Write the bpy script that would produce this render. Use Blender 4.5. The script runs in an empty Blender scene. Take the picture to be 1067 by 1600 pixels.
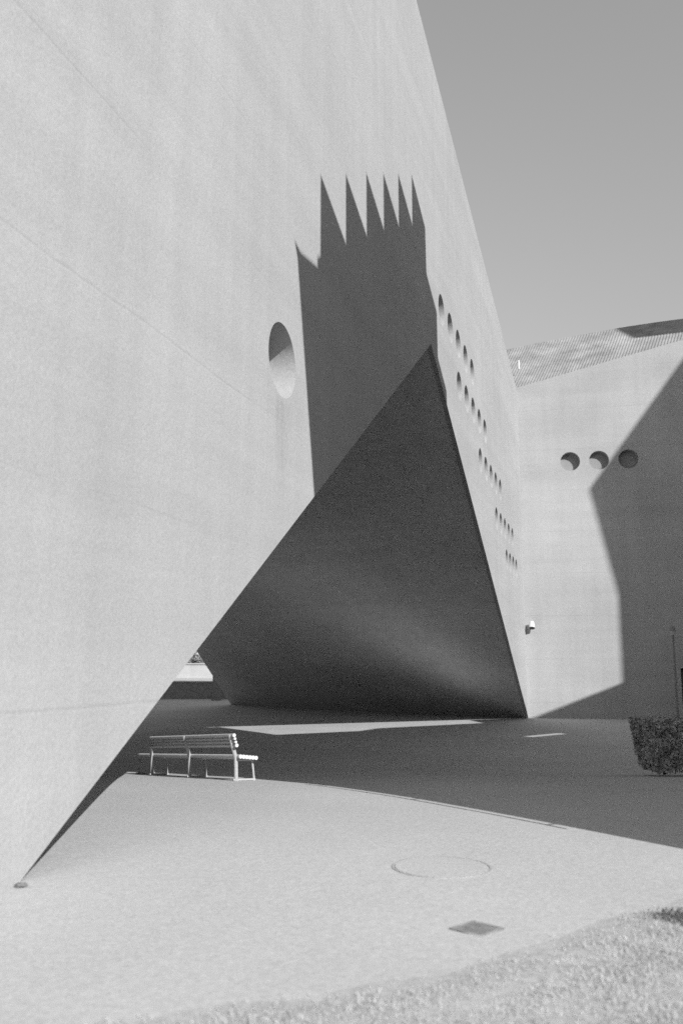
import bpy, bmesh, math, random
import numpy as np
from mathutils import Vector, Matrix

random.seed(7)
rng = np.random.default_rng(7)
scn = bpy.context.scene
C = scn.collection
R = math.radians

# ------------------------------------------------------------------ camera
CAM_Z = 2.4
cam_d = bpy.data.cameras.new("camera")
cam = bpy.data.objects.new("camera", cam_d)
C.objects.link(cam)
cam.location = (0, 0, CAM_Z)
cam.rotation_euler = (R(90 + 9.7276), 0, 0)
cam_d.sensor_fit = 'VERTICAL'
cam_d.sensor_height = 36.0
cam_d.sensor_width = 24.0
cam_d.lens = 31.5
cam_d.clip_end = 3000
cam_d.dof.use_dof = True
cam_d.dof.focus_distance = 17.0
cam_d.dof.aperture_fstop = 1.4
scn.camera = cam
scn.cycles.use_denoising = False          # keep the grain
scn.cycles.use_adaptive_sampling = True
scn.cycles.adaptive_threshold = .02
scn.cycles.adaptive_min_samples = 24

# ------------------------------------------------------------------ light
SUN_EL, SUN_AZ = 31.6, 147.5            # azimuth clockwise from +Y
w = bpy.data.worlds.new("World")
scn.world = w
w.use_nodes = True
nt = w.node_tree
nt.nodes.clear()
sky = nt.nodes.new('ShaderNodeTexSky')
sky.sky_type = 'NISHITA'
sky.sun_disc = False
sky.sun_elevation = R(SUN_EL)
sky.sun_rotation = R(SUN_AZ)
sky.air_density = 2.0
sky.dust_density = 0.2
sky.ozone_density = 1.0
bw = nt.nodes.new('ShaderNodeSeparateColor')     # blue-sensitive black-and-white film
bg = nt.nodes.new('ShaderNodeBackground')
bg.inputs['Strength'].default_value = 0.07
out = nt.nodes.new('ShaderNodeOutputWorld')
nt.links.new(sky.outputs[0], bw.inputs[0])
nt.links.new(bw.outputs[2], bg.inputs[0])
nt.links.new(bg.outputs[0], out.inputs[0])

sun_d = bpy.data.lights.new("sun", 'SUN')
sun_d.energy = 4.0
sun_d.angle = R(0.3)
sun_d.color = (1, 1, 1)
sun = bpy.data.objects.new("sun", sun_d)
C.objects.link(sun)
el, az = R(SUN_EL), R(SUN_AZ)
to_sun = Vector((math.sin(az) * math.cos(el), math.cos(az) * math.cos(el), math.sin(el)))
sun.rotation_euler = to_sun.to_track_quat('Z', 'Y').to_euler()
sun.location = to_sun * 80

scn.view_settings.view_transform = 'Standard'
scn.view_settings.look = 'None'
scn.view_settings.gamma = 1.0
scn.view_settings.exposure = 0.62
scn.view_settings.use_curve_mapping = False

# ------------------------------------------------------------------ helpers
def tag(o, label=None, cat=None, group=None, kind=None):
    if label: o["label"] = label
    if cat: o["category"] = cat
    if group: o["group"] = group
    if kind: o["kind"] = kind
    return o

def obj(name, me, mat=None, parent=None, loc=None, smooth=False):
    o = bpy.data.objects.new(name, me)
    C.objects.link(o)
    if mat is not None and not me.materials: me.materials.append(mat)
    if parent is not None: o.parent = parent
    if loc is not None: o.location = loc
    if smooth:
        for p in me.polygons: p.use_smooth = True
    return o

def empty(name, loc):
    o = bpy.data.objects.new(name, None)
    C.objects.link(o)
    o.empty_display_size = .3
    o.location = loc
    return o

def world_child(name, me, mat, parent, smooth=False):
    """mesh given in world coordinates, hung under an unrotated empty"""
    me.transform(Matrix.Translation(-parent.location))
    return obj(name, me, mat, parent, smooth=smooth)

def mesh_from(verts, faces, name="mesh"):
    me = bpy.data.meshes.new(name)
    me.from_pydata([tuple(v) for v in verts], [], faces)
    me.update()
    return me

def bm_mesh(bm, name="mesh"):
    bmesh.ops.recalc_face_normals(bm, faces=bm.faces)
    me = bpy.data.meshes.new(name)
    bm.to_mesh(me)
    bm.free()
    return me

def prism(poly, off, name="mesh"):
    """solid from a 3-D polygon pushed along vector off"""
    bm = bmesh.new()
    a = [bm.verts.new(v) for v in poly]
    b = [bm.verts.new(Vector(v) + Vector(off)) for v in poly]
    n = len(a)
    bm.faces.new(a)
    bm.faces.new(b[::-1])
    for i in range(n):
        bm.faces.new((a[i], a[(i + 1) % n], b[(i + 1) % n], b[i]))
    return bm_mesh(bm, name)

def slab(outline, holes, mat4, thick, name="mesh"):
    """plate with round / polygonal holes; front face at local z = 0"""
    cu = bpy.data.curves.new("c", 'CURVE')
    cu.dimensions = '2D'
    cu.fill_mode = 'BOTH'
    cu.extrude = thick / 2
    for pts in [outline] + holes:
        sp = cu.splines.new('POLY')
        sp.points.add(len(pts) - 1)
        for p, q in zip(sp.points, pts): p.co = (q[0], q[1], 0, 1)
        sp.use_cyclic_u = True
    o = bpy.data.objects.new("c", cu)
    C.objects.link(o)
    dg = bpy.context.evaluated_depsgraph_get()
    me = bpy.data.meshes.new_from_object(o.evaluated_get(dg))
    bpy.data.objects.remove(o)
    bpy.data.curves.remove(cu)
    me.transform(Matrix.Translation((0, 0, -thick / 2)))
    me.transform(mat4)
    me.materials.clear()
    return me

def circle(cx, cy, r, n=48):
    return [(cx + r * math.cos(2 * math.pi * i / n), cy + r * math.sin(2 * math.pi * i / n)) for i in range(n)]

def tube(bm, p, q, r0, r1=None, n=10):
    r1 = r0 if r1 is None else r1
    p, q = Vector(p), Vector(q)
    d = (q - p).normalized()
    u = d.orthogonal().normalized()
    v = d.cross(u)
    A_, B_ = [], []
    for i in range(n):
        t = 2 * math.pi * i / n
        e = u * math.cos(t) + v * math.sin(t)
        A_.append(bm.verts.new(p + e * r0))
        B_.append(bm.verts.new(q + e * r1))
    for i in range(n):
        j = (i + 1) % n
        bm.faces.new((A_[i], A_[j], B_[j], B_[i]))
    bm.faces.new(A_[::-1])
    bm.faces.new(B_)

def path_tube(bm, pts, r, n=10):
    for a, b in zip(pts[:-1], pts[1:]): tube(bm, a, b, r, r, n)

def box(bm, lo, hi, bevel=0):
    vs = bmesh.ops.create_cube(bm, size=1)['verts']
    for v in vs:
        v.co = Vector([lo[i] + (v.co[i] + .5) * (hi[i] - lo[i]) for i in range(3)])
    if bevel:
        es = list({e for v in vs for e in v.link_edges})
        bmesh.ops.bevel(bm, geom=es, offset=bevel, segments=2, affect='EDGES')

# ------------------------------------------------------------------ materials
def new_mat(name, rough=.85):
    m = bpy.data.materials.new(name)
    m.use_nodes = True
    b = m.node_tree.nodes['Principled BSDF']
    b.inputs['Roughness'].default_value = rough
    b.inputs['Specular IOR Level'].default_value = .25
    return m, m.node_tree, b

def grey(v): return (v, v, v, 1)

def noise(nt, vec, scale, detail=4, rough=.55):
    n = nt.nodes.new('ShaderNodeTexNoise')
    n.inputs['Scale'].default_value = scale
    n.inputs['Detail'].default_value = detail
    n.inputs['Roughness'].default_value = rough
    if vec is not None: nt.links.new(vec, n.inputs['Vector'])
    return n.outputs['Fac']

def mapr(nt, val, a, b, c, d):
    m = nt.nodes.new('ShaderNodeMapRange')
    m.inputs[1].default_value = a; m.inputs[2].default_value = b
    m.inputs[3].default_value = c; m.inputs[4].default_value = d
    nt.links.new(val, m.inputs[0])
    return m.outputs[0]

def mth(nt, op, a, b=None):
    m = nt.nodes.new('ShaderNodeMath')
    m.operation = op
    for i, x in enumerate((a, b)):
        if x is None: continue
        if isinstance(x, (int, float)): m.inputs[i].default_value = x
        else: nt.links.new(x, m.inputs[i])
    return m.outputs[0]

def pos_frame(nt, ax):
    """world position turned so x runs along the wall, y out of it, z up"""
    g = nt.nodes.new('ShaderNodeNewGeometry')
    m = nt.nodes.new('ShaderNodeMapping')
    m.vector_type = 'POINT'
    m.inputs['Rotation'].default_value = (0, 0, -math.atan2(ax[1], ax[0]))
    nt.links.new(g.outputs['Position'], m.inputs[0])
    return m.outputs[0]

def scaled(nt, vec, s):
    m = nt.nodes.new('ShaderNodeMapping')
    m.inputs['Scale'].default_value = s
    nt.links.new(vec, m.inputs[0])
    return m.outputs[0]

def concrete(name, base, ax=(1, 0, 0), lift=2.4, lift0=0., joint=.1, band=.10, blotch=.10, grain=.16, bump=.25, drip=.06, stain=None):
    m, nt, b = new_mat(name, .9)
    v = pos_frame(nt, ax)
    f = mapr(nt, noise(nt, v, .22, 5, .6), .3, .7, 1 - blotch, 1 + blotch)
    f2 = mapr(nt, noise(nt, scaled(nt, v, (.10, .10, 1.6)), 1.0, 5, .6), .3, .7, 1 - band, 1 + band * .6)
    f3 = mapr(nt, noise(nt, scaled(nt, v, (2.2, 2.2, .12)), 1.0, 4, .6), .35, .75, 1 + drip * .5, 1 - drip)
    g1 = noise(nt, v, 34, 3, .8)
    g = mapr(nt, g1, .25, .75, 1 - grain, 1 + grain)
    sx = nt.nodes.new('ShaderNodeSeparateXYZ')
    nt.links.new(v, sx.inputs[0])
    wob = mapr(nt, noise(nt, v, .6, 2), 0, 1, -.05, .05)
    zz = mth(nt, 'ADD', sx.outputs[2], wob)
    fr = mth(nt, 'FRACT', mth(nt, 'DIVIDE', mth(nt, 'ADD', zz, lift0), lift))
    d = mth(nt, 'ABSOLUTE', mth(nt, 'SUBTRACT', fr, .5))
    line = mapr(nt, d, 0, .014, 1, 0)
    brk = mapr(nt, noise(nt, scaled(nt, v, (.35, .35, 3)), 1.0, 3), .38, .56, 0, 1)
    line = mth(nt, 'MULTIPLY', line, brk)
    jl = mth(nt, 'SUBTRACT', 1, mth(nt, 'MULTIPLY', line, joint))
    val = mth(nt, 'MULTIPLY', mth(nt, 'MULTIPLY', f, f2), mth(nt, 'MULTIPLY', g, jl))
    val = mth(nt, 'MULTIPLY', mth(nt, 'MULTIPLY', val, f3), base)
    if stain:                                        # dirt washed out of the big round recess
        xh, zh, ln_ = stain
        sd = mth(nt, 'SUBTRACT', 1, mth(nt, 'DIVIDE', mth(nt, 'ABSOLUTE', mth(nt, 'SUBTRACT', sx.outputs[0], xh)), .42))
        dz = mth(nt, 'SUBTRACT', zh, sx.outputs[2])
        fall = mth(nt, 'MULTIPLY', mapr(nt, dz, 0, .12, 0, 1), mapr(nt, dz, .2, ln_, 1, 0))
        sn = mapr(nt, noise(nt, scaled(nt, v, (7, 7, .8)), 1.0, 5, .6), .35, .7, 0, 1)
        mk = mth(nt, 'MULTIPLY', mth(nt, 'MULTIPLY', mth(nt, 'MAXIMUM', sd, 0), fall), sn)
        val = mth(nt, 'MULTIPLY', val, mth(nt, 'SUBTRACT', 1, mth(nt, 'MULTIPLY', mk, .28)))
    cmb = nt.nodes.new('ShaderNodeCombineColor')
    for i in range(3): nt.links.new(val, cmb.inputs[i])
    nt.links.new(cmb.outputs[0], b.inputs['Base Color'])
    bp = nt.nodes.new('ShaderNodeBump')
    bp.inputs['Strength'].default_value = bump
    bp.inputs['Distance'].default_value = .02
    hh = mth(nt, 'SUBTRACT', noise(nt, v, 9, 6, .65), mth(nt, 'MULTIPLY', line, .5))
    nt.links.new(hh, bp.inputs['Height'])
    nt.links.new(bp.outputs[0], b.inputs['Normal'])
    return m

def mottled(name, base, scale=20, amp=.2, rough=.85, bump=.2, metallic=0.):
    m, nt, b = new_mat(name, rough)
    b.inputs['Metallic'].default_value = metallic
    g = nt.nodes.new('ShaderNodeNewGeometry')
    n = noise(nt, g.outputs['Position'], scale, 5, .65)
    v = mth(nt, 'MULTIPLY', mapr(nt, n, .3, .7, 1 - amp, 1 + amp), base)
    cmb = nt.nodes.new('ShaderNodeCombineColor')
    for i in range(3): nt.links.new(v, cmb.inputs[i])
    nt.links.new(cmb.outputs[0], b.inputs['Base Color'])
    if bump:
        bp = nt.nodes.new('ShaderNodeBump')
        bp.inputs['Strength'].default_value = bump
        bp.inputs['Distance'].default_value = .01
        nt.links.new(n, bp.inputs['Height'])
        nt.links.new(bp.outputs[0], b.inputs['Normal'])
    return m

# ------------------------------------------------------------------ the place: frames
P2 = Vector((8.66, 42.59, 0))                        # foot of the corner between the two walls
dA = Vector((.2907, .9568, 0)).normalized()          # big wall, running away
nA = Vector((dA.y, -dA.x, 0))
dB = Vector((.9796, -.2011, 0)).normalized()         # annex wall, running right
nB = Vector((dB.y, -dB.x, 0))
UP = Vector((0, 0, 1))
Lh = Vector((-math.sin(az), -math.cos(az), 0))       # horizontal heading of the sunlight
Rh = Vector((Lh.y, -Lh.x, 0))
TE = math.tan(el)
def frame(o, x, n):
    return Matrix(((x.x, UP.x, n.x, o.x), (x.y, UP.y, n.y, o.y), (x.z, UP.z, n.z, o.z), (0, 0, 0, 1)))
FA = frame(P2, dA, nA)
FB = frame(P2, dB, nB)

GY = np.array([-100, 8.0, 9.5, 11, 12.5, 14.3, 16.5, 19, 22, 25, 29, 2000.])
GZ = np.array([.9, .9, .895, .87, .81, .68, .47, .25, .1, .03, 0, 0.])
_yy = np.linspace(-20, 60, 1601)
_zz = np.interp(_yy, GY, GZ)
_k = np.exp(-np.linspace(-2.5, 2.5, 41) ** 2); _k /= _k.sum()
_zs = np.convolve(np.pad(_zz, 20, mode='edge'), _k, 'valid')
def gz(y): return float(np.interp(y, _yy, _zs))

M_wall = concrete('pale_concrete', .37, dA, 1.75, .55, joint=.06, blotch=.06, band=.07, grain=.13, stain=(P2.dot(dA) - 32.5, 5.95, 1.5))
M_annex = concrete('annex_concrete', .365, dB, 2.0, .3, joint=.10, band=.06)
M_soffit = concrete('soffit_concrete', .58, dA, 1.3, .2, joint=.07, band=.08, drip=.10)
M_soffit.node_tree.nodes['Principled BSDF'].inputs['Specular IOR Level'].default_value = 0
M_recess = concrete('recess_concrete', .38, dA, 50, 0, joint=0, band=.03)
M_pave = concrete('smooth_paving', .395, (1, 0, 0), 500, 3, joint=0, band=.0, blotch=.09, grain=.2, drip=.0)

# ------------------------------------------------------------------ ground
ys = np.unique(np.concatenate([np.linspace(-300, -20, 8), np.linspace(-20, 0, 11), np.linspace(0, 32, 129), np.linspace(32, 90, 30), np.linspace(90, 1500, 12)]))
xs = np.unique(np.concatenate([np.linspace(-900, -40, 10), np.linspace(-40, 60, 26), np.linspace(60, 900, 10)]))
vv = [(x, y, gz(y)) for y in ys for x in xs]
nx = len(xs)
ff = [(j * nx + i, j * nx + i + 1, (j + 1) * nx + i + 1, (j + 1) * nx + i) for j in range(len(ys) - 1) for i in range(nx - 1)]
g = obj('ground', mesh_from(vv, ff), M_pave, smooth=True)
tag(g, 'pale smooth paving sloping down to the opening under the big wall', None, None, 'structure')

# ------------------------------------------------------------------ main concrete building
bA = empty('concrete_building', P2)
tag(bA, 'huge pale concrete building with a triangular opening cut under its wall', 'building')
SP0, SAP, ZAP, ZP0 = -37.569, -22.059, 10.376, .894
k1 = (ZAP - ZP0) / (SAP - SP0)
s_low = SP0 - (ZP0 + 1.0) / k1
k2 = ZAP / -SAP
top = lambda s: 15.70 - .150 * s
outline = [(-56, -1), (s_low, -1), (SAP, ZAP), (1.0 / k2, -1), (6, -1), (6, top(6)), (-56, top(-56))]
rows = [(22.77, 11.88, 5, 1.355), (25.5, 10.58, 5, 1.365), (29.6, 9.22, 5, 1.35), (33.54, 7.85, 5, 1.335), (36.5, 6.62, 4, 1.2)]
S0 = P2.dot(dA)
small = [(s + i * d - S0, z) for s, z, n, d in rows for i in range(n)]
BIG = (-32.50, 6.43)
holes = [circle(s, z, .43, 32) for s, z in small] + [circle(BIG[0], BIG[1], .51, 64)]
TH = .5
world_child('wall', slab(outline, holes, FA, .12), M_wall, bA)
q = .5
outline2 = [(-56, -1), (s_low - q / k1, -1), (SAP - q, ZAP + .45), (SAP + q, ZAP + .45), (1.0 / k2 + 2 * q, -1), (6, -1), (6, top(6)), (-56, top(-56))]
world_child('inner_wall', slab(outline2, holes, FA @ Matrix.Translation((0, 0, -.121)), .38), M_wall, bA)

def disc_mesh(r, t, n=48):
    bm = bmesh.new()
    bmesh.ops.create_cone(bm, cap_ends=True, segments=n, radius1=r, radius2=r, depth=t)
    return bm_mesh(bm)
me_small = disc_mesh(.47, .06, 32); me_small.materials.append(M_recess)
me_big = disc_mesh(.56, .06, 64); me_big.materials.append(M_recess)
RA = FA.to_3x3().to_4x4()
for s, z in small:
    o = obj('round_window', me_small, None, bA)
    o.matrix_local = Matrix.Translation(dA * s + UP * z - nA * .43) @ RA
o = obj('round_window', me_big, None, bA)
o.matrix_local = Matrix.Translation(dA * BIG[0] + UP * BIG[1] - nA * .43) @ RA
o["label"] = 'large round recess alone on the near part of the wall'

apex = P2 + dA * SAP + UP * ZAP
apb = apex - nA * TH
Rf = Vector((-6.886, 57.112, 0))
Sd = Vector((-1.046, -7.283, 3.163))
N = (P2 - apex).cross(Rf - apex).normalized()
if N.z < 0: N = -N
S3 = Rf + Sd * 3.1
def onpl(p): return p - N * N.dot(p - apex)
below = -.4
pR = onpl(Rf - Sd * .15); pS = onpl(S3)
# the right edge of the opening, at the back of the slab
e = (P2 - apex)
pP = onpl(P2 - nA * .0 + e * .04)
sof = [apex - nA * .03, pP, pR, pS]
sof = [onpl(q) + N * .012 for q in sof]
world_child('soffit', prism(sof, (N - nA * N.dot(nA)) * .35 - nA * .03), M_soffit, bA)
P0 = P2 + dA * SP0 + UP * ZP0
P0b = P0 - nA * .45
i1 = [P0b - UP * .3, apex - nA * .45, pS]
world_child('inner_soffit', prism(i1, (P0b - apex).cross(pS - apex).normalized() * (.3 if (P0b - apex).cross(pS - apex).z > 0 else -.3)), M_soffit, bA)
i2 = [P0b - UP * .3, pS, Vector((-17, 24, -.3))]
nn = (i2[1] - i2[0]).cross(i2[2] - i2[0]).normalized()
if nn.z < 0: nn = -nn
world_child('inner_soffit', prism(i2, nn * .3), M_soffit, bA)
rf = []
for s, d in ((-55.9, TH), (5.5, TH), (5.5, 15), (-55.9, 15)):
    rf.append(P2 + dA * s - nA * d + UP * (top(s) - .5))
world_child('roof', prism(rf, (0, 0, -.4)), M_soffit, bA)

# ------------------------------------------------------------------ annex
bB = empty('concrete_annex', P2 + dB * 9)
tag(bB, 'pale concrete annex with three round recesses in a row and a ribbed sloping roof', 'building')
tB = lambda s: 15.94 + .2395 * s
holesB = [circle(s, 12.09, .46, 48) for s in (2.38, 3.72, 5.07)]
DX0, DX1, DZ = 6.82, 8.3, 2.28
outB = [(-.02, -.6), (DX0, -.6), (DX0, DZ), (DX1, DZ), (DX1, -.6), (24, -.6), (24, tB(24)), (-.02, tB(-.02))]
world_child('wall', slab(outB, holesB, FB, .5), M_annex, bB)
RB = FB.to_3x3().to_4x4()
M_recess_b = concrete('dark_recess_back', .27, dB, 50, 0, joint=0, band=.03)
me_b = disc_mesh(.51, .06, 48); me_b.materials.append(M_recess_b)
for s in (2.38, 3.72, 5.07):
    o = obj('round_window', me_b, None, bB)
    o.matrix_local = Matrix.Translation(P2 - bB.location + dB * s + UP * 12.09 - nB * .36) @ RB
M_dark = mottled('dark_paint', .07, 15, .25, .6)
bm = bmesh.new()
box(bm, (DX0 + .02, -.02, -.30), (DX1 - .02, DZ - .03, -.22), .006)
me = bm_mesh(bm); me.transform(FB)
dr = world_child('door', me, M_dark, bB)
M_steel = mottled('galvanised_steel', .45, 30, .15, .5, .1, .6)
bm = bmesh.new()
tube(bm, (DX0 + .16, 1.0, -.2), (DX0 + .16, 1.0, -.13), .015)
tube(bm, (DX0 + .16, 1.0, -.13), (DX0 + .32, 1.0, -.13), .015)
me = bm_mesh(bm); me.transform(FB); me.transform(Matrix.Translation(-bB.location))
obj('handle', me, M_steel, dr)
for nm, poly in (('side_wall', [(24, -.6), (24, tB(24) - .3)]),):
    a = P2 + dB * 23.75 - nB * .5
    q = [a + UP * -.6, a - nB * 16 + UP * -.6, a - nB * 16 + UP * 22, a - nB * 6.5 + UP * 22, a + UP * (tB(24) - .3)]
    world_child(nm, prism(q, -dB * .4), M_annex, bB)

# ribbed roof: corrugations are real relief, running up the slope
M_roof = mottled('weathered_ribbed_roof', .25, .9, .30, .8, .0)
per, amp = .155, .017
def ridge_z(s):
    s = min(s, 14)
    return 20.2 + .16 * s - .0055 * s * s
n_per = int(27 / per)
vs, fs = [], []
RV = 9
for i in range(n_per * 4 + 1):
    s = -3 + i * per / 4
    h = amp * math.sin(math.pi / 2 * i)
    for j in range(RV):
        t = j / (RV - 1)
        s_r = s + 1.5 * t
        zl = tB(s) - .22
        zr = ridge_z(s_r)
        p = P2 + dB * s_r - nB * (.52 + 5.6 * t) + UP * (zl + (zr - zl) * t + h)
        vs.append(p)
for i in range(n_per * 4):
    for j in range(RV - 1):
        a = i * RV + j
        fs.append((a, a + RV, a + RV + 1, a + 1))
me = mesh_from(vs, fs)
ro = world_child('roof', me, M_roof, bB)
bm = bmesh.new()
path_tube(bm, [P2 + dB * q_ - nB * 6.1 + UP * (ridge_z(q_) - .05) for q_ in range(-2, 25, 2)], .05)
me = bm_mesh(bm); me.transform(Matrix.Translation(-bB.location))
obj('ridge_cap', me, M_roof, ro)
bk = [P2 + dB * -1.5 - nB * 6.2, P2 + dB * 23.7 - nB * 6.2]
world_child('back_wall', prism([bk[0] - UP * .6, bk[1] - UP * .6, bk[1] + UP * 21.2, P2 + dB * 13 - nB * 6.2 + UP * 21.2, bk[0] + UP * 19.6], -nB * .4), M_annex, bB)
bm = bmesh.new()
vp = P2 + dB * .12 - nB * 2.6
vz = 17.75
tube(bm, vp + UP * vz, vp + UP * (vz + .42), .055)
tube(bm, vp + UP * (vz + .40), vp + UP * (vz + .46), .06)
M_white = mottled('white_paint', .6, 20, .06, .5, .05)
world_child('vent_pipe', bm_mesh(bm), M_white, bB)

# ------------------------------------------------------------------ buildings to the right, known by their shadows
def sunp(a, z0, s):
    return Rh * a + Lh * s + UP * (z0 - s * TE)
SF = 2.0
def level(a, s): return Rh * a + Lh * s + UP * -5
stepped = [(6.58, None), (6.58, 8.7), (6.85, 9.1), (6.85, 10.9), (6.56, 11.5), (5.93, 14.60), (5.84, 14.75), (6.03, 14.79), (6.61, 15.21), (6.61, 15.36), (6.72, 15.52),
           (6.72, 16.88), (7.77, 16.92), (7.77, 18.22), (8.80, 18.27), (8.80, 19.55), (9.81, 19.58), (9.81, 20.82), (10.83, 20.86), (10.83, 22.10), (11.9, 22.16),
           (11.9, 23.43), (13.05, 23.45), (13.10, 22.28), (14.09, 22.29), (14.12, 21.08), (15.02, 21.0), (15.05, 20.5), (15.5, 20.5), (15.5, None)]
poly = [sunp(a, z, SF) if z is not None else level(a, SF) for a, z in stepped]
bS = empty('stepped_building', Rh * 11 + Lh * SF)
tag(bS, 'stepped-gable concrete block beyond the right edge, shading the big wall', 'building')
M_side = concrete('side_concrete', .36, Rh, 2.2, 0)
world_child('wall', prism(poly, to_sun * 8), M_side, bS)

bm = bmesh.new()
tube(bm, sunp(6.47, 4.75, SF), sunp(6.47, 7.6, SF), .02)  # unseen rod added to cast a thin shadow line on the paving
world_child('shadow_rod', bm_mesh(bm), M_side, bS)
for zz_ in (4.9, 6.2, 7.4):
    bm = bmesh.new(); tube(bm, sunp(6.47, zz_, SF), sunp(6.60, zz_, SF), .012); world_child('shadow_rod_bracket', bm_mesh(bm), M_side, bS)

wing = [(15.3, -20), (15.3, 17.55), (19.0, 17.52), (20.4, 18.05), (26.0, 18.2), (26.8, 19.35), (29.4, 19.32), (30.4, 19.12), (33.7, 18.98), (33.7, -20)]
FW = frame(Lh * (SF + .06), Rh, Lh)
slit = [(22.3, 14.1 - SF * TE), (24.4, 14.35 - SF * TE), (24.4, 14.86 - SF * TE), (22.3, 14.58 - SF * TE)]  # opening shaped to let a sliver of sun reach the ground
w2 = [(a, z - SF * TE if z > -10 else -.6) for a, z in wing]
me = slab(w2, [slit], FW, .4)  # thin slab added in place of the wing, unseen, for its shadow
sw = obj('wing_stand_in', me, M_side)
tag(sw, 'unseen thin slab standing in for the lower wing, right of the stepped block, out of the frame', 'wall')

ST = -14.0
tower = [(33.22, None), (33.25, 23.05), (32.48, 28.55), (35.81, 32.78), (38.8, 36.5), (37.5, 38.0), (38.6, 41.2), (44, 46), (52, 46), (52, None)]
poly = [sunp(a, z, ST) if z is not None else level(a, ST) for a, z in tower]
bT = empty('angular_tower', Rh * 42 + Lh * ST)
tag(bT, 'angular concrete tower beyond the right edge, shading the annex wall', 'building')
world_child('wall', prism(poly, to_sun * 8), M_side, bT)

bm = bmesh.new()
bmesh.ops.create_icosphere(bm, subdivisions=2, radius=.035)
for v in bm.verts:
    v.co *= 1 + .25 * math.sin(9 * v.co.x * 20 + 3) * math.sin(170 * v.co.y)
    v.co.z *= .55; v.co.x *= 1.3
st_ = obj('stone', bm_mesh(bm), mottled('dark_pebble', .16, 40, .3, .9, .2), None, (-2.20, 6.50, gz(6.5) + .012))
tag(st_, 'small dark stone lying at the pointed foot of the big wall', 'stone')

# ------------------------------------------------------------------ lawn and grass
M_soil = mottled('dry_soil', .36, 14, .18, .95, .5)
edge = [(-2.2, 3.75), (-1.4, 3.95), (-.78, 4.22), (-.2, 4.42), (.46, 4.72), (.9, 5.05), (1.36, 5.50), (1.8, 5.85), (2.28, 6.2), (3.0, 6.5), (3.8, 6.5)]
def lawn_top(x): return float(np.interp(x, [p[0] for p in edge], [p[1] for p in edge]))
lx = np.linspace(-2.2, 3.8, 61); lt = np.linspace(0, 1, 41)
vs, fs = [], []
def lawn_h(x, y):
    d = max(0, lawn_top(x) - y)
    e_ = min(1, d / .5); e_ = e_ * e_ * (3 - 2 * e_)
    return gz(y) + .004 + .022 * e_ + .008 * math.sin(5.1 * x + 2.3 * y) * e_ + .008 * math.sin(3.3 * y - 4.7 * x + 1) * e_
for x in lx:
    for t in lt:
        yt = lawn_top(x) + .03 * math.sin(9 * x)
        y = yt + (-3.5 - yt) * t ** 1.6
        vs.append((x, y, lawn_h(x, y)))
for i in range(60):
    for j in range(40):
        a = i * 41 + j
        fs.append((a, a + 1, a + 42, a + 41))
lawn = obj('lawn', mesh_from(vs, fs), M_soil, smooth=True)
tag(lawn, 'dry lawn strip along the bottom right of the paving', None, None, 'structure')
M_grass = mottled('dry_grass', .40, 6, .25, .8, 0)
NB = 70000
gx = rng.uniform(-2.0, 3.6, NB)
gtop = np.interp(gx, [p[0] for p in edge], [p[1] for p in edge])
gy = gtop + .02 - rng.uniform(0, 1, NB) * (gtop - 3.3)
clump = np.sin(gx * 7 + 1.3 * np.sin(gy * 5)) * np.sin(gy * 6 + 1.1 * np.sin(gx * 4)) * .5 + .5
keep = (rng.random(NB) < .45 + .55 * clump) & (rng.random(NB) < np.clip((gtop - gy) / .9 + .06, 0, 1))
gx, gy, clump = gx[keep], gy[keep], clump[keep]
n = len(gx)
gh = rng.uniform(.010, .026, n) * (.6 + .7 * clump)
th = rng.uniform(0, 2 * math.pi, n); ln = rng.uniform(.3, 1.1, n) * gh
wd = rng.uniform(.0015, .003, n)
z0 = np.array([lawn_h(x, y) for x, y in zip(gx, gy)]) - .002
ux, uy = np.cos(th), np.sin(th)
lean = rng.uniform(0, 2 * math.pi, n)
lx_, ly_ = np.cos(lean) * ln, np.sin(lean) * ln
V = np.empty((n, 5, 3))
V[:, 0] = np.stack([gx - ux * wd, gy - uy * wd, z0], 1)
V[:, 1] = np.stack([gx + ux * wd, gy + uy * wd, z0], 1)
V[:, 2] = np.stack([gx + lx_ * .4 + ux * wd * .8, gy + ly_ * .4 + uy * wd * .8, z0 + gh * .6], 1)
V[:, 3] = np.stack([gx + lx_ * .4 - ux * wd * .8, gy + ly_ * .4 - uy * wd * .8, z0 + gh * .6], 1)
V[:, 4] = np.stack([gx + lx_, gy + ly_, z0 + gh], 1)
me = bpy.data.meshes.new('grass')
me.vertices.add(n * 5); me.vertices.foreach_set('co', V.ravel())
idx = np.arange(n)[:, None] * 5
loops = np.concatenate([idx + np.array([0, 1, 2, 3]), idx + np.array([3, 2, 4])], 1).ravel()
me.loops.add(n * 7); me.loops.foreach_set('vertex_index', loops)
me.polygons.add(n * 2)
st = (np.arange(n)[:, None] * 7 + np.array([0, 4])).ravel()
me.polygons.foreach_set('loop_start', st)
me.update(); me.validate()
go = obj('grass', me, M_grass)
tag(go, 'short dry pale grass blurred along the bottom edge', 'grass', None, 'stuff')

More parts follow.
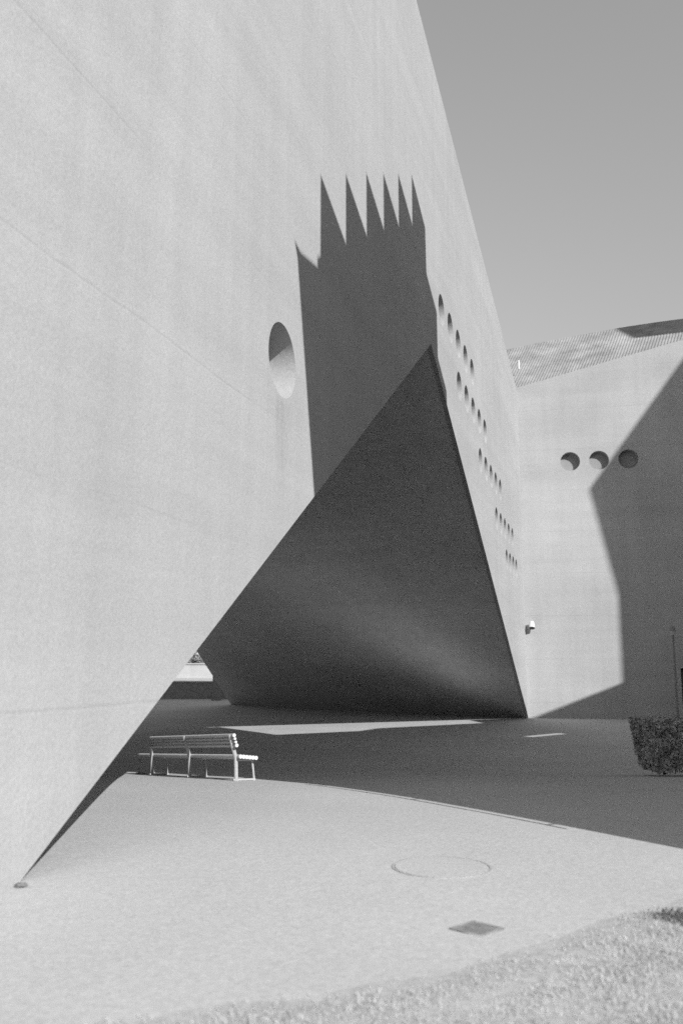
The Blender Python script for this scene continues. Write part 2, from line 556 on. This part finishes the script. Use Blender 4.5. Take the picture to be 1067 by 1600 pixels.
# ------------------------------------------------------------------ manhole cover and drain grate
M_cover = concrete('cover_concrete', .39, (1, 0, 0), 500, 3, joint=0, band=0, grain=.2, drip=0)
M_iron = mottled('cast_iron', .13, 25, .3, .7, .3)
M_rim = mottled('cover_rim_metal', .34, 25, .2, .7, .3)
def slope_at(y): return (gz(y + .2) - gz(y - .2)) / .4
mc = (.755, 7.12)
mh = empty('manhole_cover', (mc[0], mc[1], gz(mc[1])))
mh.rotation_euler = (math.atan(slope_at(mc[1])), 0, 0)
tag(mh, 'round manhole cover set flush in the sunlit paving', 'manhole cover')
me = slab(circle(0, 0, .375, 64), [circle(0, 0, .358, 64)], Matrix.Identity(4), .02); me.transform(Matrix.Translation((0, 0, .005)))
obj('rim', me, M_rim, mh)
bm = bmesh.new()
bmesh.ops.create_cone(bm, cap_ends=True, segments=64, radius1=.351, radius2=.351, depth=.02)
me = bm_mesh(bm); me.transform(Matrix.Translation((0, 0, -.005)))
obj('lid', me, M_cover, mh)

M_smear = mottled('shadow_smear', .13, 12, .35, .8, 0)  # dark blades stand in for a soft shadow smear on the ground
def smear_blades(x, y, rx, ry, n, hmax, seed, label):
    r_ = np.random.default_rng(seed)
    t = empty('smear_blades', (x, y, gz(y)))
    tag(t, label, 'shadow smear')
    vs, fs = [], []
    for k in range(n):
        u = max(-1.6, min(1.6, r_.normal() * .5)); v = max(-1.5, min(1.5, r_.normal() * .5))
        px, py = u * rx, v * ry
        h = hmax * math.exp(-(u * 1.3) ** 2) * r_.uniform(.45, 1.0)
        if h < .012: h = .012
        a_ = r_.uniform(0, 2 * math.pi); l_ = h * r_.uniform(.1, .7)
        dx, dy = math.cos(a_) * l_, math.sin(a_) * l_
        w_ = r_.uniform(.002, .0045); b_ = r_.uniform(0, math.pi)
        wx, wy = math.cos(b_) * w_, math.sin(b_) * w_
        m = len(vs)
        vs += [(px - wx, py - wy, -.004), (px + wx, py + wy, -.004), (px + dx * .45 + wx, py + dy * .45 + wy, h * .62), (px + dx * .45 - wx, py + dy * .45 - wy, h * .62), (px + dx, py + dy, h)]
        fs += [(m, m + 1, m + 2, m + 3), (m + 3, m + 2, m + 4)]
    obj('foliage', mesh_from(vs, fs), M_smear, t)
    bm = bmesh.new()
    for k in range(5):
        a_ = 2 * math.pi * k / 5
        tube(bm, (math.cos(a_) * .01, math.sin(a_) * .01, -.004), (math.cos(a_) * .03, math.sin(a_) * .02, hmax * .5), .004, .002, 6)
    obj('stem', bm_mesh(bm), M_smear, t)
smear_blades(2.06, 5.64, .26, .20, 3200, .035, 22, 'low dark blades standing in for a soft shadow smear, cut off by the right edge of the picture')

gy_ = 5.50
gr = empty('drain_grate', (.78, gy_, gz(gy_)))
gr.rotation_euler = (0, 0, R(45))
tag(gr, 'small dark square drain grate in the paving beside the lawn', 'drain grate')
M_grate = mottled('dusty_cast_iron', .17, 25, .35, .9, .3)
M_pit = mottled('silt', .08, 14, .35, .95, .2)
hs = .095
bm = bmesh.new(); box(bm, (-hs, -hs, .001), (hs, hs, .003)); obj('pit', bm_mesh(bm), M_pit, gr)
me = slab([(-hs - .018, -hs - .018), (hs + .018, -hs - .018), (hs + .018, hs + .018), (-hs - .018, hs + .018)], [[(-hs, -hs), (hs, -hs), (hs, hs), (-hs, hs)]], Matrix.Identity(4), .012)
me.transform(Matrix.Translation((0, 0, .009)))
obj('frame', me, mottled('worn_frame', .25, 30, .35, .9, .3), gr)
bm = bmesh.new(); box(bm, (-hs, -.006, .003), (hs, .006, .009))
mb = bm_mesh(bm); mb.materials.append(M_grate)
for i in range(7): obj('bar', mb, None, gr, (0, -.081 + i * .027, 0))

# ------------------------------------------------------------------ bench
M_tube = mottled('pale_bench_paint', .55, 30, .12, .45, .05)
M_leg = mottled('bench_frame_paint', .38, 30, .12, .45, .05)
b_r = Vector((-1.56, 13.60, 0)); b_l = Vector((-3.50, 16.85, 0))
BS = .81
bx = (b_l - b_r); BL = bx.length; bx.normalize()
by = Vector((bx.y, -bx.x, 0))                     # towards the seat (right, away)
if by.x < 0: by = -by
bench = empty('park_bench', (b_r.x, b_r.y, gz(b_r.y)))
tag(bench, 'long pale tubular park bench standing in the opening, seen from behind', 'bench')
zr, zl = gz(b_r.y), gz(b_l.y)
def bp(u, d, h):                                   # along, depth, height
    p = bx * u + by * d * BS
    yv = b_r.y + p.y
    return Vector((p.x, p.y, (zl - zr) * u / BL + h * BS))
def rail(name, pts, r, mat, n=10):
    bm = bmesh.new(); path_tube(bm, pts, r, n)
    return obj(name, bm_mesh(bm), mat, bench, smooth=False)
for k, (d, h) in enumerate(((-.055, .81), (-.037, .75), (-.019, .69), (0., .63))):
    rail('back_tube', [bp(-.05, d, h), bp(BL + .1, d, h)], .027 if k in (0, 3) else .02, M_tube)
for k in range(6):
    rail('seat_tube', [bp(-.05, .08 + .062 * k, .43 - .008 * k), bp(BL + .8, .08 + .062 * k, .43 - .008 * k)], .0295, M_tube)
for u in (.06, BL / 2, BL - .06, BL + .7):
    g0 = gz(b_r.y + (bx * u).y) - zr
    gnd = lambda d: gz(b_r.y + (bx * u + by * d).y) - zr - ((zl - zr) * u / BL)
    tall = u < BL
    bm = bmesh.new()
    if tall: path_tube(bm, [bp(u, .06, gnd(.06)), bp(u, .045, .40), bp(u, -.035, .66), bp(u, -.085, .83)], .03, 10)
    else: path_tube(bm, [bp(u, .08, gnd(.08)), bp(u, .09, .40)], .026, 10)
    obj('leg', bm_mesh(bm), M_leg, bench)
    bm = bmesh.new(); tube(bm, bp(u, .42, gnd(.42)), bp(u, .37, .385), .016)
    obj('leg', bm_mesh(bm), M_leg, bench)
    bm = bmesh.new(); tube(bm, bp(u, .07, .375), bp(u, .4, .36), .02)
    obj('seat_bracket', bm_mesh(bm), M_leg, bench)
    bm = bmesh.new(); tube(bm, bp(u, .0, gnd(0) + .02), bp(u, .44, gnd(.44) + .02), .017)
    obj('foot_bar', bm_mesh(bm), M_leg, bench)
for i in range(6):
    u = .06 + (BL - .12) * i / 5
    if i in (0,): continue
    bm = bmesh.new(); tube(bm, bp(u, -.08, .80), bp(u, -.015, .63), .014)
    obj('back_bracket', bm_mesh(bm), M_leg, bench)

# ------------------------------------------------------------------ wall lamp, post
wl = P2 + dB * .30 + UP * 4.25
lamp = empty('wall_lamp', wl)
tag(lamp, 'small white floodlight fixed to the annex wall beside the corner', 'lamp')
bm = bmesh.new()
box(bm, (-.07, -.10, 0), (.07, .10, .03), .005)
me = bm_mesh(bm); me.transform(RB); obj('wall_plate', me, M_white, lamp)
bm = bmesh.new(); path_tube(bm, [(0, .03, .02), (0, .06, .14), (0, .03, .22)], .022)
me = bm_mesh(bm); me.transform(RB); obj('bracket', me, M_white, lamp)
bm = bmesh.new()
tube(bm, (0, .16, .16), (0, -.12, .30), .11, .15, 16)
me = bm_mesh(bm); me.transform(RB); hd = obj('housing', me, M_white, lamp)
bm = bmesh.new()
tube(bm, (0, -.122, .301), (0, -.126, .303), .13, .13, 16)
me = bm_mesh(bm); me.transform(RB); obj('lens', me, M_dark, hd)

M_post = mottled('grey_post_paint', .20, 15, .2, .6, .1)
pp = P2 + dB * 6.5 + nB * .55
post = empty('lamp_post', (pp.x, pp.y, 0))
tag(post, 'slim dark lamp post in front of the shaded annex wall', 'lamp post')
bm = bmesh.new(); tube(bm, (0, 0, 0), (0, 0, 3.75), .05, .038, 12); obj('pole', bm_mesh(bm), M_post, post)
bm = bmesh.new(); tube(bm, (0, 0, 0), (0, 0, .25), .10, .085, 12); obj('base', bm_mesh(bm), M_post, post)
bm = bmesh.new(); tube(bm, (0, 0, 3.75), (0, 0, 3.95), .09, .12, 12); hd = obj('globe', bm_mesh(bm), mottled('frosted_glass', .4, 10, .05, .3, 0), post)
bm = bmesh.new(); tube(bm, (0, 0, 3.95), (0, 0, 4.15), .14, .09, 12); obj('cap', bm_mesh(bm), M_post, post)

# ------------------------------------------------------------------ clipped hedge at the right edge
M_leaf = mottled('hedge_leaf', .42, 5, .6, .6, 0)
M_stem = mottled('hedge_stem', .08, 20, .3, .9, .2)
hx, hy = 5.26, 15.8
hg = empty('clipped_hedge', (hx, hy, gz(hy)))
tag(hg, 'dark flat-topped clipped hedge at the right edge, in the shade', 'hedge')
W_, D_, H_ = 3.2, 1.1, .95
def leaf_cloud(n, fn, size, seed):
    r = np.random.default_rng(seed)
    P = np.array([fn(r) for _ in range(n)])
    d1 = r.normal(size=(n, 3)); d1 /= np.linalg.norm(d1, axis=1)[:, None]
    d2 = np.cross(d1, r.normal(size=(n, 3))); d2 /= np.linalg.norm(d2, axis=1)[:, None]
    sz = r.uniform(.6, 1.3, n)[:, None] * size
    v = np.empty((n, 4, 3))
    v[:, 0] = P - d1 * sz; v[:, 1] = P + d2 * sz * .45; v[:, 2] = P + d1 * sz; v[:, 3] = P - d2 * sz * .45
    return mesh_from(v.reshape(-1, 3), [(4 * i, 4 * i + 1, 4 * i + 2, 4 * i + 3) for i in range(n)])
def hedge_pt(r):
    z = r.random() ** .8
    tp = .15 * (1 - z) ** 1.2
    f = r.random()
    x, y = r.random(), r.random()
    if f < .45: y = .0 + .06 * abs(r.normal())
    elif f < .62: z = 1 - .03 * abs(r.normal())
    elif f < .75: x = .02 * abs(r.normal())
    bulge = .04 * math.sin(7 * x + 3 * z) * math.sin(5 * z + 1)
    return (tp + x * (W_ - 2 * tp), tp * .6 + y * (D_ - tp) + bulge, .04 + z * (H_ - .05))
obj('foliage', leaf_cloud(24000, hedge_pt, .045, 3), M_leaf, hg)
for i in range(6):
    bm = bmesh.new()
    x = .4 + i * .48; y = .5 + random.uniform(-.1, .1)
    tube(bm, (x, y, -.02), (x + random.uniform(-.1, .1), y, .75), .03, .012, 7)
    obj('stem', bm_mesh(bm), M_stem, hg)

# ------------------------------------------------------------------ beyond the passage
M_step = mottled('shade_toned_stone', .2, 4, .25, .9, .3)  # shade on the step face is put into this dark tone
rw = obj('retaining_wall', prism([(-34, 66.5, -.3), (-7.2, 66.5, -.3), (-7.2, 66.5, 1.2), (-34, 66.5, 1.2)], (0, 1.2, 0)), M_step)
tag(rw, 'low retaining wall toned dark for its shaded face, seen through the gap beyond the passage', 'wall')
tr = obj('terrace', prism([(-60, 66.45, 1.205), (-7.1, 66.45, 1.205), (-7.1, 170, 1.205), (-60, 170, 1.205)], (0, 0, .06)), M_pave)
tag(tr, 'sunlit terrace beyond the passage', None, None, 'structure')
gw = empty('garden_wall', (-16, 84, 1.0))
tag(gw, 'pale sunlit garden wall with a coping, seen through the gap', 'wall')
world_child('wall', prism([(-34, 84, .95), (2, 84, .95), (2, 84, 2.5), (-34, 84, 2.5)], (0, .3, 0)), M_annex, gw)
bm = bmesh.new(); box(bm, (-34, 83.9, 2.5), (2, 84.4, 2.62), .02); world_child('coping', bm_mesh(bm), M_annex, gw)
M_pleaf = mottled('pale_leaf', .30, 1.2, .5, .7, 0)
def shrub(x, y, z, rx, rz, seed, label):
    t = empty('shrub', (x, y, z))
    tag(t, label, 'shrub', 'shrubs behind the garden wall')
    def f(r):
        v = r.normal(size=3); v /= np.linalg.norm(v)
        k = r.random() ** .4 * (1 + .25 * math.sin(5 * v[0] + 4 * v[2]))
        return (v[0] * rx * k, v[1] * rx * k, rz * 1.0 + v[2] * rz * k)
    obj('foliage', leaf_cloud(7000, f, .13, seed), M_pleaf, t)
    bm = bmesh.new(); tube(bm, (0, 0, -.05), (.1, 0, rz * 1.1), .08, .04, 8); obj('stem', bm_mesh(bm), M_stem, t)
shrub(-13.2, 87.5, 1.0, 1.9, 1.45, 11, 'pale bushy shrub behind the garden wall, in the gap beside the soffit')
shrub(-16.8, 88.5, 1.0, 2.0, 1.2, 12, 'second pale shrub behind the garden wall, mostly hidden by the big wall')
pl = empty('concrete_pillar', (-8.75, 64.0, 0))
tag(pl, 'dark concrete pillar at the far end of the passage', 'pillar')
bm = bmesh.new(); box(bm, (-.25, -.25, 0), (.25, .25, 5.2), .02); obj('shaft', bm_mesh(bm), M_step, pl)
bm = bmesh.new(); box(bm, (-.32, -.32, 0), (.32, .32, .2), .01); obj('base', bm_mesh(bm), M_step, pl)
